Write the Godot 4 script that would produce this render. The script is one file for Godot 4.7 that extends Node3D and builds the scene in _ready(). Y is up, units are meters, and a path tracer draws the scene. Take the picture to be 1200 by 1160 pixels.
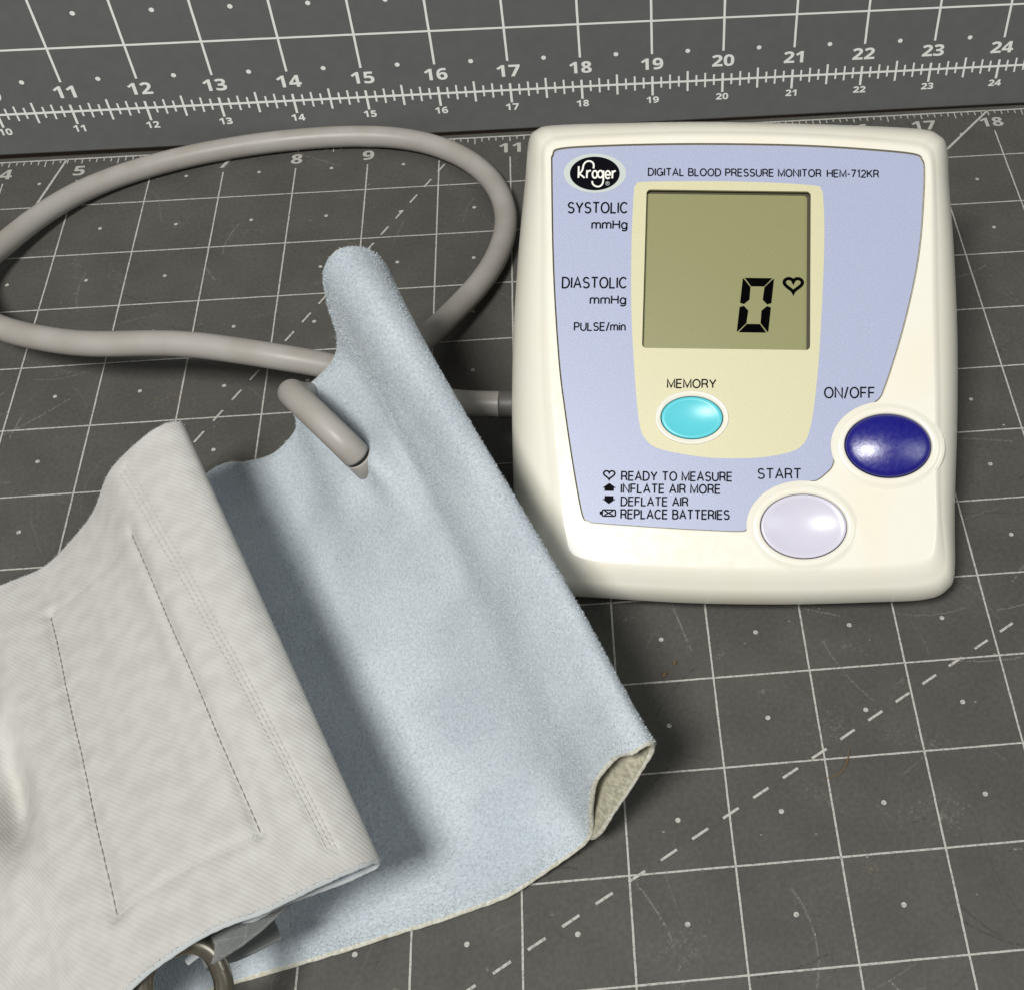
extends Node3D
# A digital blood pressure monitor with its arm cuff and air hose on a gridded cutting mat.
# Lengths below are in inches (the mats carry an inch grid); I turns them into metres.
const I := 0.0254
const DEG := PI / 180.0

var rng := RandomNumberGenerator.new()
var used := {}
var M := {}

# ------------------------------------------------------------------ helpers
func W(x: float, y: float, z: float) -> Vector3:
	return Vector3(x - 12.0, y, z - 6.0) * I

# cuff frame: u across the cuff, h up, w along the cuff
const CA := 25.0 * DEG
func U(u: float, h: float, w: float) -> Vector3:
	return W(u * cos(CA) + w * sin(CA), h, -u * sin(CA) + w * cos(CA))

# monitor face: a to the right, s up the face, n out of it
func F(a: float, s: float, n: float) -> Vector3:
	return Vector3(a, n, -s) * I

func numbered(called: String) -> String:
	var n: int = used.get(called, -1) + 1
	used[called] = n
	return called if n == 0 else "%s_%03d" % [called, n]

func thing(called: String, label: String, category: String, at := Vector3.ZERO, group := "") -> Node3D:
	var o := Node3D.new()
	o.name = numbered(called)
	add_child(o, true)
	o.position = at
	o.set_meta("label", label)
	o.set_meta("category", category)
	if group != "":
		o.set_meta("group", group)
	return o

func part(called: String, mesh: Mesh, mat: Material, parent: Node, xf := Transform3D.IDENTITY, kind := "") -> MeshInstance3D:
	var o := MeshInstance3D.new()
	o.mesh = mesh
	o.material_override = mat
	var k := "%s/%s" % [parent.get_instance_id(), called]
	var n: int = used.get(k, -1) + 1
	used[k] = n
	o.name = called if n == 0 else "%s_%03d" % [called, n]
	o.transform = xf
	o.cast_shadow = GeometryInstance3D.SHADOW_CASTING_SETTING_ON
	parent.add_child(o, true)
	if kind != "":
		o.set_meta("kind", kind)
	return o

func begin() -> SurfaceTool:
	var st := SurfaceTool.new()
	st.begin(Mesh.PRIMITIVE_TRIANGLES)
	return st

func done(st: SurfaceTool, smooth := true) -> ArrayMesh:
	if smooth:
		st.generate_normals()
	return st.commit()

func cr(p0, p1, p2, p3, t: float):
	return 0.5 * ((2.0 * p1) + (p2 - p0) * t + (2.0 * p0 - 5.0 * p1 + 4.0 * p2 - p3) * t * t + (3.0 * p1 - p0 - 3.0 * p2 + p3) * t * t * t)

func spline3(pts: Array, x: float) -> Vector3:
	var n := pts.size()
	var i := clampi(int(x), 0, n - 2)
	return cr(pts[maxi(i - 1, 0)], pts[i], pts[i + 1], pts[mini(i + 2, n - 1)], x - i)

func closed2(ctrl: Array, sub: int) -> PackedVector2Array:
	var out := PackedVector2Array()
	var n := ctrl.size()
	for i in n:
		for k in sub:
			out.append(cr(ctrl[(i + n - 1) % n], ctrl[i], ctrl[(i + 1) % n], ctrl[(i + 2) % n], float(k) / sub))
	return out

# a grid of points as one smooth sheet; wrap_i closes the rows into rings
func grid(P: Array, st: SurfaceTool, flip := false, wrap := false, uvs: Array = []) -> void:
	var base: int = st.get_meta("n", 0)
	var rows := P.size()
	var cols: int = P[0].size()
	for i in rows:
		for j in cols:
			if uvs.size():
				st.set_uv(uvs[i][j])
			st.add_vertex(P[i][j])
	for i in rows - 1:
		for j in (cols if wrap else cols - 1):
			var a := base + i * cols + j
			var b := base + i * cols + (j + 1) % cols
			var c := a + cols
			var d := b + cols
			for k in ([a, c, b, b, c, d] if flip else [a, b, c, b, d, c]):
				st.add_index(k)
	st.set_meta("n", base + rows * cols)

func tube(path: Array, r, sides := 20, caps := true) -> ArrayMesh:
	var st := begin()
	var rows := []
	var n := path.size()
	var side := Vector3.ZERO
	for i in n:
		var t: Vector3 = (path[mini(i + 1, n - 1)] - path[maxi(i - 1, 0)]).normalized()
		if i == 0:
			side = t.cross(Vector3.UP if absf(t.y) < 0.9 else Vector3.RIGHT).normalized()
		side = (side - t * side.dot(t)).normalized()
		var up := t.cross(side)
		var rad: float = r[i] if r is Array else r
		if caps and i == 0:
			var c := PackedVector3Array()
			for k in sides:
				c.append(path[0])
			rows.append(c)
		var ring := PackedVector3Array()
		for k in sides:
			var a := TAU * k / sides
			ring.append(path[i] + (side * cos(a) + up * sin(a)) * rad)
		rows.append(ring)
		if caps and i == n - 1:
			var c := PackedVector3Array()
			for k in sides:
				c.append(path[i])
			rows.append(c)
	grid(rows, st, false, true)
	return done(st)

func smooth_path(ctrl: Array, sub: int) -> Array:
	var out := []
	for i in (ctrl.size() - 1) * sub + 1:
		out.append(spline3(ctrl, float(i) / sub))
	return out

# resampled at even steps, then relaxed so that no kinks are left
func even_path(p: Array, step: float, rounds: int) -> Array:
	var out := [p[0]]
	var left := step
	for i in range(1, p.size()):
		var a: Vector3 = p[i - 1]
		var b: Vector3 = p[i]
		var len := a.distance_to(b)
		var at := left
		while at <= len:
			out.append(a.lerp(b, at / len))
			at += step
		left = at - len
	for r in rounds:
		var q := out.duplicate()
		for i in range(1, out.size() - 1):
			q[i] = out[i] * 0.5 + (out[i - 1] + out[i + 1]) * 0.25
		out = q
	return out

# a flat ribbon along 2D points, laid by the callable into space
func ribbon(st: SurfaceTool, pts: PackedVector2Array, width: float, lay: Callable, closed := false) -> void:
	var n := pts.size()
	var base: int = st.get_meta("n", 0)
	for i in n:
		var p := pts[i]
		var a := pts[(i + n - 1) % n] if closed or i > 0 else p
		var b := pts[(i + 1) % n] if closed or i < n - 1 else p
		var d1 := (p - a).normalized()
		var d2 := (b - p).normalized()
		if a == p:
			d1 = d2
		if b == p:
			d2 = d1
		var m := (d1 + d2).normalized()
		var nor := Vector2(-m.y, m.x)
		var k := clampf(1.0 / maxf(0.35, nor.dot(Vector2(-d1.y, d1.x))), 1.0, 2.2)
		st.add_vertex((lay as Callable).call(p + nor * width * 0.5 * k))
		st.add_vertex((lay as Callable).call(p - nor * width * 0.5 * k))
	for i in (n if closed else n - 1):
		var q := base + i * 2
		var r2 := base + ((i + 1) % n) * 2
		for k in [q, r2, q + 1, r2, r2 + 1, q + 1]:
			st.add_index(k)
	st.set_meta("n", base + n * 2)

func fill(st: SurfaceTool, poly: PackedVector2Array, lay: Callable) -> void:
	var base: int = st.get_meta("n", 0)
	var big := PackedVector2Array()
	for p in poly:
		big.append(p * 1000.0)
	var t := Geometry2D.triangulate_polygon(big)
	st.set_smooth_group(1)
	for p in poly:
		st.add_vertex((lay as Callable).call(p))
	st.set_smooth_group(0)
	for k in range(0, t.size(), 3):
		var a := poly[t[k]]
		var cw := (poly[t[k + 1]] - a).cross(poly[t[k + 2]] - a) < 0.0
		for q in ([t[k], t[k + 1], t[k + 2]] if cw else [t[k], t[k + 2], t[k + 1]]):
			st.add_index(base + q)
	st.set_meta("n", base + poly.size())

# one polygon with a hole, joined by a hair-thin cut
func with_hole(outer: PackedVector2Array, inner: PackedVector2Array) -> PackedVector2Array:
	var o := outer.duplicate()
	var h := inner.duplicate()
	if Geometry2D.is_polygon_clockwise(o):
		o.reverse()
	if not Geometry2D.is_polygon_clockwise(h):
		h.reverse()
	var best := INF
	var bi := 0
	var bj := 0
	for i in o.size():
		for j in h.size():
			var d := o[i].distance_squared_to(h[j])
			if d < best:
				best = d
				bi = i
				bj = j
	var out := PackedVector2Array()
	for k in o.size():
		out.append(o[(bi + k) % o.size()])
	var along := (h[bj] - o[bi]).normalized() * 0.0
	var sidev := Vector2(-(h[bj] - o[bi]).y, (h[bj] - o[bi]).x).normalized() * 0.0004
	out.append(o[bi] + sidev)
	out.append(h[bj] + sidev + along)
	for k in range(1, h.size()):
		out.append(h[(bj + k) % h.size()])
	out.append(h[bj])
	return out

# the wall between one outline at two depths
func wall(st: SurfaceTool, a: PackedVector2Array, na: float, b: PackedVector2Array, nb: float) -> void:
	var r0 := PackedVector3Array()
	var r1 := PackedVector3Array()
	for p in a:
		r0.append(F(p.x, p.y, na))
	for p in b:
		r1.append(F(p.x, p.y, nb))
	grid([r0, r1], st, false, true)

func ellipse(c: Vector2, rx: float, ry: float, n := 64) -> PackedVector2Array:
	var out := PackedVector2Array()
	for k in n:
		out.append(c + Vector2(rx * cos(TAU * k / n), ry * sin(TAU * k / n)))
	return out

func rounded_rect(a: Vector2, b: Vector2, r: float) -> PackedVector2Array:
	var out := PackedVector2Array()
	for q in 4:
		var c := Vector2(b.x - r if q == 0 or q == 3 else a.x + r, b.y - r if q < 2 else a.y + r)
		for k in 7:
			var t := (q + k / 6.0) * PI / 2.0
			out.append(c + Vector2(cos(t), sin(t)) * r)
	return out

# ------------------------------------------------------------------ materials
func mat(called: String, c: Color, rough: float, spec := 0.5) -> StandardMaterial3D:
	var m := StandardMaterial3D.new()
	m.resource_name = called
	m.albedo_color = c
	m.roughness = rough
	m.metallic_specular = spec
	m.cull_mode = BaseMaterial3D.CULL_DISABLED
	M[called] = m
	return m

func noise_image(size: int, seed_no: int, freq: float, octaves := 4, type := FastNoiseLite.TYPE_SIMPLEX_SMOOTH) -> Image:
	var n := FastNoiseLite.new()
	n.seed = seed_no
	n.noise_type = type
	n.frequency = freq
	n.fractal_octaves = octaves
	return n.get_seamless_image(size, size)

func plain_noise(size: int, seed_no: int, freq: float, octaves := 4) -> Image:
	var n := FastNoiseLite.new()
	n.seed = seed_no
	n.noise_type = FastNoiseLite.TYPE_SIMPLEX_SMOOTH
	n.frequency = freq
	n.fractal_octaves = octaves
	return n.get_image(size, size)

# noise between two colours
func tinted(img: Image, a: Color, b: Color, lo := 0.0, hi := 1.0) -> ImageTexture:
	var out := Image.create_empty(img.get_width(), img.get_height(), false, Image.FORMAT_RGB8)
	var lut := []
	for k in 256:
		lut.append(a.lerp(b, clampf((k / 255.0 - lo) / (hi - lo), 0.0, 1.0)))
	var data := img.get_data()
	var buf := PackedByteArray()
	buf.resize(img.get_width() * img.get_height() * 3)
	for k in img.get_width() * img.get_height():
		var c: Color = lut[data[k]]
		buf[k * 3] = c.r8
		buf[k * 3 + 1] = c.g8
		buf[k * 3 + 2] = c.b8
	return ImageTexture.create_from_image(Image.create_from_data(img.get_width(), img.get_height(), false, Image.FORMAT_RGB8, buf))

func gray(v: float) -> Color:
	return Color(v, v, v)

func make_materials() -> void:
	var fine := noise_image(512, 3, 0.35, 2)
	var mid := noise_image(512, 5, 0.03, 5)
	var blot := noise_image(512, 8, 0.008, 4)

	var m := mat("print_white", Color(0.95, 0.95, 0.93), 0.6, 0.3)
	m = mat("print_worn", Color(0.70, 0.69, 0.66), 0.65, 0.3)
	m.albedo_texture = tinted(noise_image(256, 31, 0.12, 3), gray(0.8), gray(1.0), 0.2, 0.5)
	m.uv1_triplanar = true
	m.uv1_scale = Vector3.ONE * 30.0
	m = mat("wall_mat_vinyl", Color(0.415, 0.418, 0.413), 0.6, 0.35)
	m.albedo_texture = tinted(mid, gray(0.97), gray(1.0), 0.2, 0.8)
	m.uv1_triplanar = true
	m.uv1_scale = Vector3.ONE * 9.0
	m.heightmap_enabled = true
	m.heightmap_texture = tinted(fine, gray(0), gray(1))
	m.heightmap_scale = 0.004
	m = mat("table_top", Color(0.42, 0.33, 0.24), 0.6)

	m = mat("plastic", Color(0.897, 0.884, 0.832), 0.24, 0.5)
	m.roughness_texture = tinted(mid, gray(0.75), gray(1.0), 0.3, 0.7)
	m.albedo_texture = tinted(noise_image(512, 18, 0.004, 2), Color(1.0, 0.992, 0.97), gray(1.0), 0.2, 0.8)
	m.uv1_triplanar = true
	m.uv1_scale = Vector3.ONE * 14.0
	mat("plastic_base", Color(0.80, 0.77, 0.68), 0.4)
	mat("recess_shade", Color(0.24, 0.225, 0.13), 0.6)  # dark colour stands in for shade in the screen recess
	mat("seam_dark", Color(0.12, 0.11, 0.10), 0.8)
	m = mat("panel_film", Color(0.685, 0.715, 0.815), 0.38, 0.45)
	m.albedo_texture = tinted(noise_image(512, 12, 0.45, 2), gray(0.86), gray(1.0), 0.2, 0.75)
	m.uv1_triplanar = true
	m.uv1_scale = Vector3.ONE * 14.0
	m = mat("bezel_film", Color(0.83, 0.808, 0.665), 0.38, 0.45)
	m.albedo_texture = tinted(noise_image(512, 13, 0.4, 2), gray(0.92), gray(1.0), 0.2, 0.75)
	m.uv1_triplanar = true
	m.uv1_scale = Vector3.ONE * 14.0
	m = mat("lcd_glass", Color(0.57, 0.565, 0.39), 0.30, 0.5)
	m.albedo_texture = tinted(noise_image(512, 14, 0.4, 2), gray(0.92), gray(1.0), 0.2, 0.75)
	m.uv1_triplanar = true
	m.uv1_scale = Vector3.ONE * 14.0
	m.clearcoat_enabled = true
	m.clearcoat = 0.4
	m.clearcoat_roughness = 0.12
	mat("ink_black", Color(0.02, 0.018, 0.05), 0.6, 0.15)
	mat("lcd_ink", Color(0.012, 0.012, 0.014), 0.7, 0.1)
	mat("logo_white", Color(0.9, 0.9, 0.86), 0.5)
	mat("logo_silver", Color(0.73, 0.76, 0.74), 0.45)
	mat("button_memory", Color(0.36, 0.77, 0.81), 0.3, 0.4)
	mat("button_start", Color(0.80, 0.79, 0.84), 0.28, 0.45)
	m = mat("button_power", Color(0.05, 0.035, 0.47), 0.36, 0.7)
	m.roughness_texture = tinted(noise_image(256, 21, 0.03, 5), gray(0.8), gray(1.0), 0.35, 0.6)
	m.uv1_triplanar = true
	m.uv1_scale = Vector3.ONE * 55.0
	m.heightmap_enabled = true
	m.heightmap_texture = tinted(noise_image(256, 22, 0.05, 4), gray(0), gray(1), 0.2, 0.8)
	m.heightmap_scale = 0.0016

	m = mat("hose_rubber", Color(0.635, 0.62, 0.595), 0.46, 0.4)
	m.albedo_texture = tinted(noise_image(512, 17, 0.01, 3), Color(0.945, 0.935, 0.92), gray(1.0), 0.25, 0.6)
	m.roughness_texture = tinted(blot, gray(0.78), gray(1.0), 0.3, 0.7)
	m.uv1_triplanar = true
	m.uv1_scale = Vector3.ONE * 9.0
	mat("nozzle_rubber", Color(0.68, 0.655, 0.62), 0.4)
	mat("plug_black", Color(0.035, 0.035, 0.035), 0.4)
	mat("plug_grey", Color(0.34, 0.33, 0.31), 0.5)
	m = mat("ring_metal", Color(0.60, 0.575, 0.52), 0.28)
	m.metallic = 0.9
	mat("crumb", Color(0.40, 0.32, 0.20), 0.7)
	mat("thread", Color(0.52, 0.51, 0.485), 0.9, 0.2)
	mat("thread_pale", Color(0.74, 0.735, 0.71), 0.9, 0.2)

	# fleece: uneven nap
	m = mat("fleece", Color(0.77, 0.802, 0.822), 1.0, 0.1)
	m.albedo_texture = tinted(plain_noise(1024, 41, 0.22, 4), gray(0.91), gray(1.0), 0.2, 0.8)
	m.uv1_scale = Vector3(0.1, 0.1, 1.0)
	m.uv1_offset = Vector3(0.0, -0.75, 0.0)
	m.heightmap_enabled = true
	m.heightmap_texture = tinted(plain_noise(1024, 42, 0.34, 3), gray(0), gray(1), 0.15, 0.85)
	m.heightmap_scale = 0.016
	m.detail_enabled = true
	m.detail_blend_mode = BaseMaterial3D.BLEND_MODE_MUL
	m.detail_albedo = tinted(plain_noise(512, 46, 0.012, 4), Color(0.93, 0.935, 0.94), gray(1.0), 0.25, 0.75)
	m.detail_mask = ImageTexture.create_from_image(white_image())
	m.rim_enabled = true
	m.rim = 0.35
	m.rim_tint = 0.6
	m = mat("nap", Color(0.80, 0.832, 0.85), 1.0, 0.1)
	m.vertex_color_use_as_albedo = true
	m = mat("flap_hem", Color(0.68, 0.70, 0.70), 1.0, 0.1)
	m = mat("cut_edge", Color(0.80, 0.805, 0.775), 1.0, 0.1)
	m.albedo_texture = tinted(noise_image(256, 44, 0.06, 4), Color(0.86, 0.83, 0.76), gray(1.0), 0.25, 0.7)
	m.uv1_triplanar = true
	m.uv1_scale = Vector3.ONE * 45.0
	m = mat("lining", Color(0.72, 0.705, 0.62), 0.9, 0.2)
	m.albedo_texture = tinted(mid, gray(0.8), gray(1.0), 0.2, 0.8)
	m = mat("webbing", Color(0.62, 0.63, 0.62), 0.9, 0.2)
	m.heightmap_enabled = true
	m.heightmap_texture = tinted(noise_image(256, 45, 0.2, 2), gray(0), gray(1))
	m.heightmap_scale = 0.09
	m.uv1_triplanar = true
	m.uv1_scale = Vector3.ONE * 120.0

	# knit: diagonal ribs made of small stitches; one tile is one inch
	var sz := 512
	var hb := PackedByteArray()
	hb.resize(sz * sz)
	var cb := PackedByteArray()
	cb.resize(sz * sz)
	var wob := noise_image(sz, 51, 0.02, 3).get_data()
	var fz := noise_image(sz, 52, 0.3, 2).get_data()
	var ribs := 24.0
	for y in sz:
		for x in sz:
			var k := y * sz + x
			var wv := (wob[k] - 128) / 255.0
			var r := x / float(sz) * ribs + wv * 0.15
			var f := r - floorf(r)
			var rib := sin(f * PI)
			var s := sin((y / float(sz) * 26.0 + absf(f - 0.5) * 1.2) * TAU) * 0.5 + 0.5
			var hgt := 0.62 * rib + 0.26 * s * rib + 0.12 * fz[k] / 255.0
			hb[k] = int(clampf(hgt, 0, 1) * 255)
			cb[k] = int(clampf(0.945 + 0.028 * hgt + 0.027 * fz[k] / 255.0, 0, 1) * 255)
	var him := Image.create_from_data(sz, sz, false, Image.FORMAT_L8, hb)
	var cim := Image.create_from_data(sz, sz, false, Image.FORMAT_L8, cb)
	m = mat("knit", Color(0.765, 0.76, 0.742), 0.85, 0.25)
	m.albedo_texture = ImageTexture.create_from_image(cim)
	m.heightmap_enabled = true
	m.heightmap_texture = ImageTexture.create_from_image(him)
	m.heightmap_scale = 0.0048
	m.detail_enabled = true
	m.detail_blend_mode = BaseMaterial3D.BLEND_MODE_MUL
	m.detail_albedo = tinted(noise_image(512, 54, 0.006, 2), Color(0.962, 0.958, 0.95), Color(1.0, 1.0, 0.995), 0.2, 0.8)
	m.detail_mask = ImageTexture.create_from_image(white_image())
	m.rim_enabled = true
	m.rim = 0.2

	# the table mat: grey vinyl, scuffed
	m = mat("mat_vinyl", Color(1, 1, 1), 0.55, 0.45)
	m.albedo_texture = mat_texture()
	m.roughness_texture = tinted(blot, gray(0.8), gray(1.0), 0.3, 0.7)
	m.heightmap_enabled = true
	m.heightmap_texture = tinted(fine, gray(0), gray(1))
	m.heightmap_scale = 0.002

func white_image() -> Image:
	var im := Image.create_empty(4, 4, false, Image.FORMAT_RGB8)
	im.fill(Color.WHITE)
	return im

# 26 x 20 inches of mat: mottled vinyl, pale scratches, dust specks, a few brown stains
func mat_texture() -> ImageTexture:
	var sx := 2048
	var sy := 1536
	var n1 := noise_image(512, 61, 0.012, 5).get_data()
	var n2 := noise_image(512, 62, 0.2, 3).get_data()
	var buf := PackedByteArray()
	buf.resize(sx * sy * 3)
	for y in sy:
		for x in sx:
			var a: float = n1[(y & 511) * 512 + (x & 511)] / 255.0
			var b: float = n2[((y * 1 + 77) & 511) * 512 + ((x * 1 + 31) & 511)] / 255.0
			var v := 73.0 + 10.0 * a + 13.0 * (b - 0.5)
			var k := (y * sx + x) * 3
			buf[k] = int(v * 1.02)
			buf[k + 1] = int(v * 1.0)
			buf[k + 2] = int(v * 0.93)
	var im := Image.create_from_data(sx, sy, false, Image.FORMAT_RGB8, buf)
	var px := sx / 26.0
	for k in 700:   # hair scratches
		var p := Vector2(rng.randf() * sx, rng.randf() * sy)
		var ang := rng.randf() * TAU
		var len := rng.randf_range(8, 70) * (2.5 if rng.randf() < 0.1 else 1.0)
		var bend := rng.randf_range(-0.012, 0.012)
		var up := rng.randf_range(0.03, 0.15) * (1.0 if rng.randf() < 0.75 else -0.6)
		for q in int(len):
			p += Vector2(cos(ang), sin(ang))
			ang += bend
			if p.x > 1 and p.y > 1 and p.x < sx - 2 and p.y < sy - 2 and rng.randf() < 0.8:
				var c := im.get_pixel(int(p.x), int(p.y))
				im.set_pixel(int(p.x), int(p.y), Color(c.r + up, c.g + up, c.b + up * 0.9))
	for k in 260:   # scuffs: clouds of short marks
		var p := Vector2(rng.randf() * sx, rng.randf() * sy)
		var brown := rng.randf() < 0.15
		var dir := rng.randf() * TAU
		var size := rng.randf_range(6, 34)
		for q in int(size * 3.0):
			var o := Vector2(rng.randfn(0, size * 0.5), rng.randfn(0, size * 0.16)).rotated(dir) + p
			if o.x > 1 and o.y > 1 and o.x < sx - 2 and o.y < sy - 2:
				var c := im.get_pixel(int(o.x), int(o.y))
				var s := rng.randf_range(0.02, 0.1)
				im.set_pixel(int(o.x), int(o.y), Color(c.r + s, c.g + s * (0.7 if brown else 1.0), c.b + s * (0.3 if brown else 0.95)))
	for k in 900:   # dust and dark pits
		var p := Vector2i(rng.randi_range(2, sx - 3), rng.randi_range(2, sy - 3))
		var c := im.get_pixel(p.x, p.y)
		var s := rng.randf_range(0.1, 0.4) if rng.randf() < 0.45 else -rng.randf_range(0.05, 0.16)
		im.set_pixel(p.x, p.y, Color(c.r + s, c.g + s, c.b + s))
		if rng.randf() < 0.3:
			im.set_pixel(p.x + 1, p.y, Color(c.r + s * 0.6, c.g + s * 0.6, c.b + s * 0.6))
	# a long scuff and a pale stain as in the photograph
	for st in [[Vector2(13.9, 9.6), 34.0, 0.10, 0], [Vector2(14.9, 10.6), 26.0, 0.13, 0], [Vector2(13.6, 11.4), 52.0, 0.045, 1], [Vector2(11.9, 10.9), 30.0, 0.05, 0], [Vector2(8.4, 1.6), 40.0, 0.06, 0], [Vector2(16.9, 4.6), 34.0, -0.10, 0], [Vector2(17.2, 5.3), 20.0, -0.10, 0]]:
		var p: Vector2 = (st[0] + Vector2(1.2, 0.2)) * px
		for q in int(st[1] * 5.0):
			var o := Vector2(rng.randfn(0, st[1] * 0.35), rng.randfn(0, st[1] * 0.2)).rotated(-0.5) + p
			var c := im.get_pixel(int(o.x), int(o.y))
			var s: float = st[2] * rng.randf()
			im.set_pixel(int(o.x), int(o.y), Color(c.r + s, c.g + s * (0.8 if st[3] else 1.0), c.b + s * (0.4 if st[3] else 0.9)))
	return ImageTexture.create_from_image(im)

# ------------------------------------------------------------------ mats
func board(x0: float, x1: float, z0: float, z1: float, th: float, place: Callable, ox: float, oz: float) -> ArrayMesh:
	# a slab with a rounded top edge; the top carries uv over 26 x 19.5 inches
	var st := begin()
	var c := 0.03
	var rings := []
	var uvs := []
	for q in [[0.0, -th], [0.0, -c], [c * 0.3, -c * 0.3], [c, 0.0]]:
		var i: float = q[0]
		var r := PackedVector3Array()
		var uv := PackedVector2Array()
		for p in [Vector2(x0 + i, z0 + i), Vector2(x1 - i, z0 + i), Vector2(x1 - i, z1 - i), Vector2(x0 + i, z1 - i)]:
			r.append((place as Callable).call(p.x, q[1], p.y))
			uv.append(Vector2((p.x + ox) / 26.0, (p.y + oz) / 19.5))
		rings.append(r)
		uvs.append(uv)
	st.set_smooth_group(-1)
	for i in 3:
		for j in 4:
			var k := (j + 1) % 4
			for v in [[i, j], [i + 1, j], [i, k], [i, k], [i + 1, j], [i + 1, k]]:
				st.set_uv(uvs[v[0]][v[1]])
				st.add_vertex(rings[v[0]][v[1]])
	for v in [[3, 0], [3, 2], [3, 1], [3, 0], [3, 3], [3, 2], [0, 0], [0, 1], [0, 2], [0, 0], [0, 2], [0, 3]]:
		st.set_uv(uvs[v[0]][v[1]])
		st.add_vertex(rings[v[0]][v[1]])
	return done(st)

func line_mesh(a: Vector2, b: Vector2, width: float, lay: Callable, wobble := 0.0) -> ArrayMesh:
	var st := begin()
	line_into(st, a, b, width, lay, wobble)
	return done(st)

func line_into(st: SurfaceTool, a: Vector2, b: Vector2, width: float, lay: Callable, wobble := 0.0) -> void:
	var base: int = st.get_meta("n", 0)
	var n := maxi(1, int(a.distance_to(b) / 0.12)) if wobble > 0.0 else 1
	var nor := Vector2(-(b - a).y, (b - a).x).normalized()
	for i in n + 1:
		var p := a.lerp(b, float(i) / n)
		var w0 := width * 0.5 + (rng.randf_range(-1, 1) * wobble)
		var w1 := width * 0.5 + (rng.randf_range(-1, 1) * wobble)
		st.add_vertex((lay as Callable).call(p + nor * w0))
		st.add_vertex((lay as Callable).call(p - nor * w1))
	for i in n:
		var q := base + i * 2
		for k in [q, q + 2, q + 1, q + 2, q + 3, q + 1]:
			st.add_index(k)
	st.set_meta("n", base + n * 2 + 2)

var numeral_cache := {}
func numeral(text: String) -> TextMesh:
	if not numeral_cache.has(text):
		var f := SystemFont.new()
		f.font_names = PackedStringArray(["Droid Sans"])
		f.font_weight = 700
		var t := TextMesh.new()
		t.text = text
		t.font = f
		t.font_size = 64
		t.pixel_size = 0.01
		t.depth = 0.01
		t.curve_step = 1.0
		numeral_cache[text] = t
	return numeral_cache[text]

# lettering stretched to a box: centre, width, height in the frame given (x right, y up of the text)
func put_numeral(text: String, parent: Node, mt: Material, at: Vector3, bx: Vector3, by: Vector3, h: float) -> void:
	var t := numeral(text)
	var bb := t.get_aabb()
	var sy := h / bb.size.y
	var sx := sy * 1.22
	var sz := 0.0006 / bb.size.z * I * 8.0
	var bz := bx.cross(by)
	var bs := Basis(bx * sx, by * sy, bz * sz)
	part("numeral", t, mt, parent, Transform3D(bs, at - bs * bb.get_center()))

func build_table_mat() -> void:
	var t := thing("cutting_mat", "scuffed dark grey gridded cutting mat lying flat under the monitor and cuff", "cutting mat", W(12, 0, 6))
	var place := func(x, y, z): return W(x, y, z)
	part("board", board(-1.0, 24.9, -0.12, 19.2, 0.12, place, 1.0, 0.12), M.mat_vinyl, t)
	var lift := 0.005
	var lay := func(p: Vector2): return W(p.x, lift, p.y)
	var lay2 := func(p: Vector2): return W(p.x, lift + 0.0015, p.y)
	var lay3 := func(p: Vector2): return W(p.x, lift + 0.003, p.y)
	part("border_line", line_mesh(Vector2(0, 0), Vector2(24, 0), 0.03, lay3, 0.002), M.print_worn, t)
	for r in range(1, 19):
		part("grid_line", line_mesh(Vector2(0, r), Vector2(24, r), 0.0195, lay, 0.0015), M.print_worn, t)
	for c in range(1, 24):
		part("grid_line", line_mesh(Vector2(c, 0.46 if c > 0 else 0.0), Vector2(c, 18), 0.0195, lay2, 0.0015), M.print_worn, t)
	for c in range(1, 24):
		put_numeral(str(c), t, M.print_worn, W(c, lift, 0.26), Vector3.RIGHT, Vector3.FORWARD, 0.2 * I)
	var tk := begin()
	for k in range(1, 240):
		if k % 10 == 0:
			line_into(tk, Vector2(k / 10.0, 0.012), Vector2(k / 10.0, 0.105), 0.018, lay)
		else:
			line_into(tk, Vector2(k / 10.0, 0.012), Vector2(k / 10.0, 0.14 if k % 5 == 0 else 0.09 if k % 2 == 0 else 0.07), 0.016, lay)
	part("tick_marks", done(tk), M.print_worn, t, Transform3D.IDENTITY, "stuff")
	var dots := begin()
	for c in 24:
		for r in 18:
			if rng.randf() < 0.04:
				continue
			fill(dots, ellipse(Vector2(c + 0.5, r + 0.5), 0.026, 0.026, 10), lay)
	part("grid_dots", done(dots), M.print_worn, t, Transform3D.IDENTITY, "stuff")
	# angle lines: two solid ends at the border and two runs of dashes
	for q in [[4.54, 1.0, 4.78, 0.0], [17.05, 1.0, 18.0, 0.0]]:
		part("angle_line", line_mesh(Vector2(q[0], q[1]), Vector2(q[2], q[3]), 0.034, lay3, 0.002), M.print_worn, t)
	for run in [[Vector2(10.08, 0.55), Vector2(-0.505, 0.863), 22, 0.36], [Vector2(16.55, 8.45), Vector2(-0.868, 0.497), 32, 0.362]]:
		for k in run[2]:
			var a: Vector2 = run[0] + run[1] * run[3] * k
			part("dash", line_mesh(a, a + run[1] * 0.185, 0.027, lay3, 0.001), M.print_worn, t)

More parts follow.
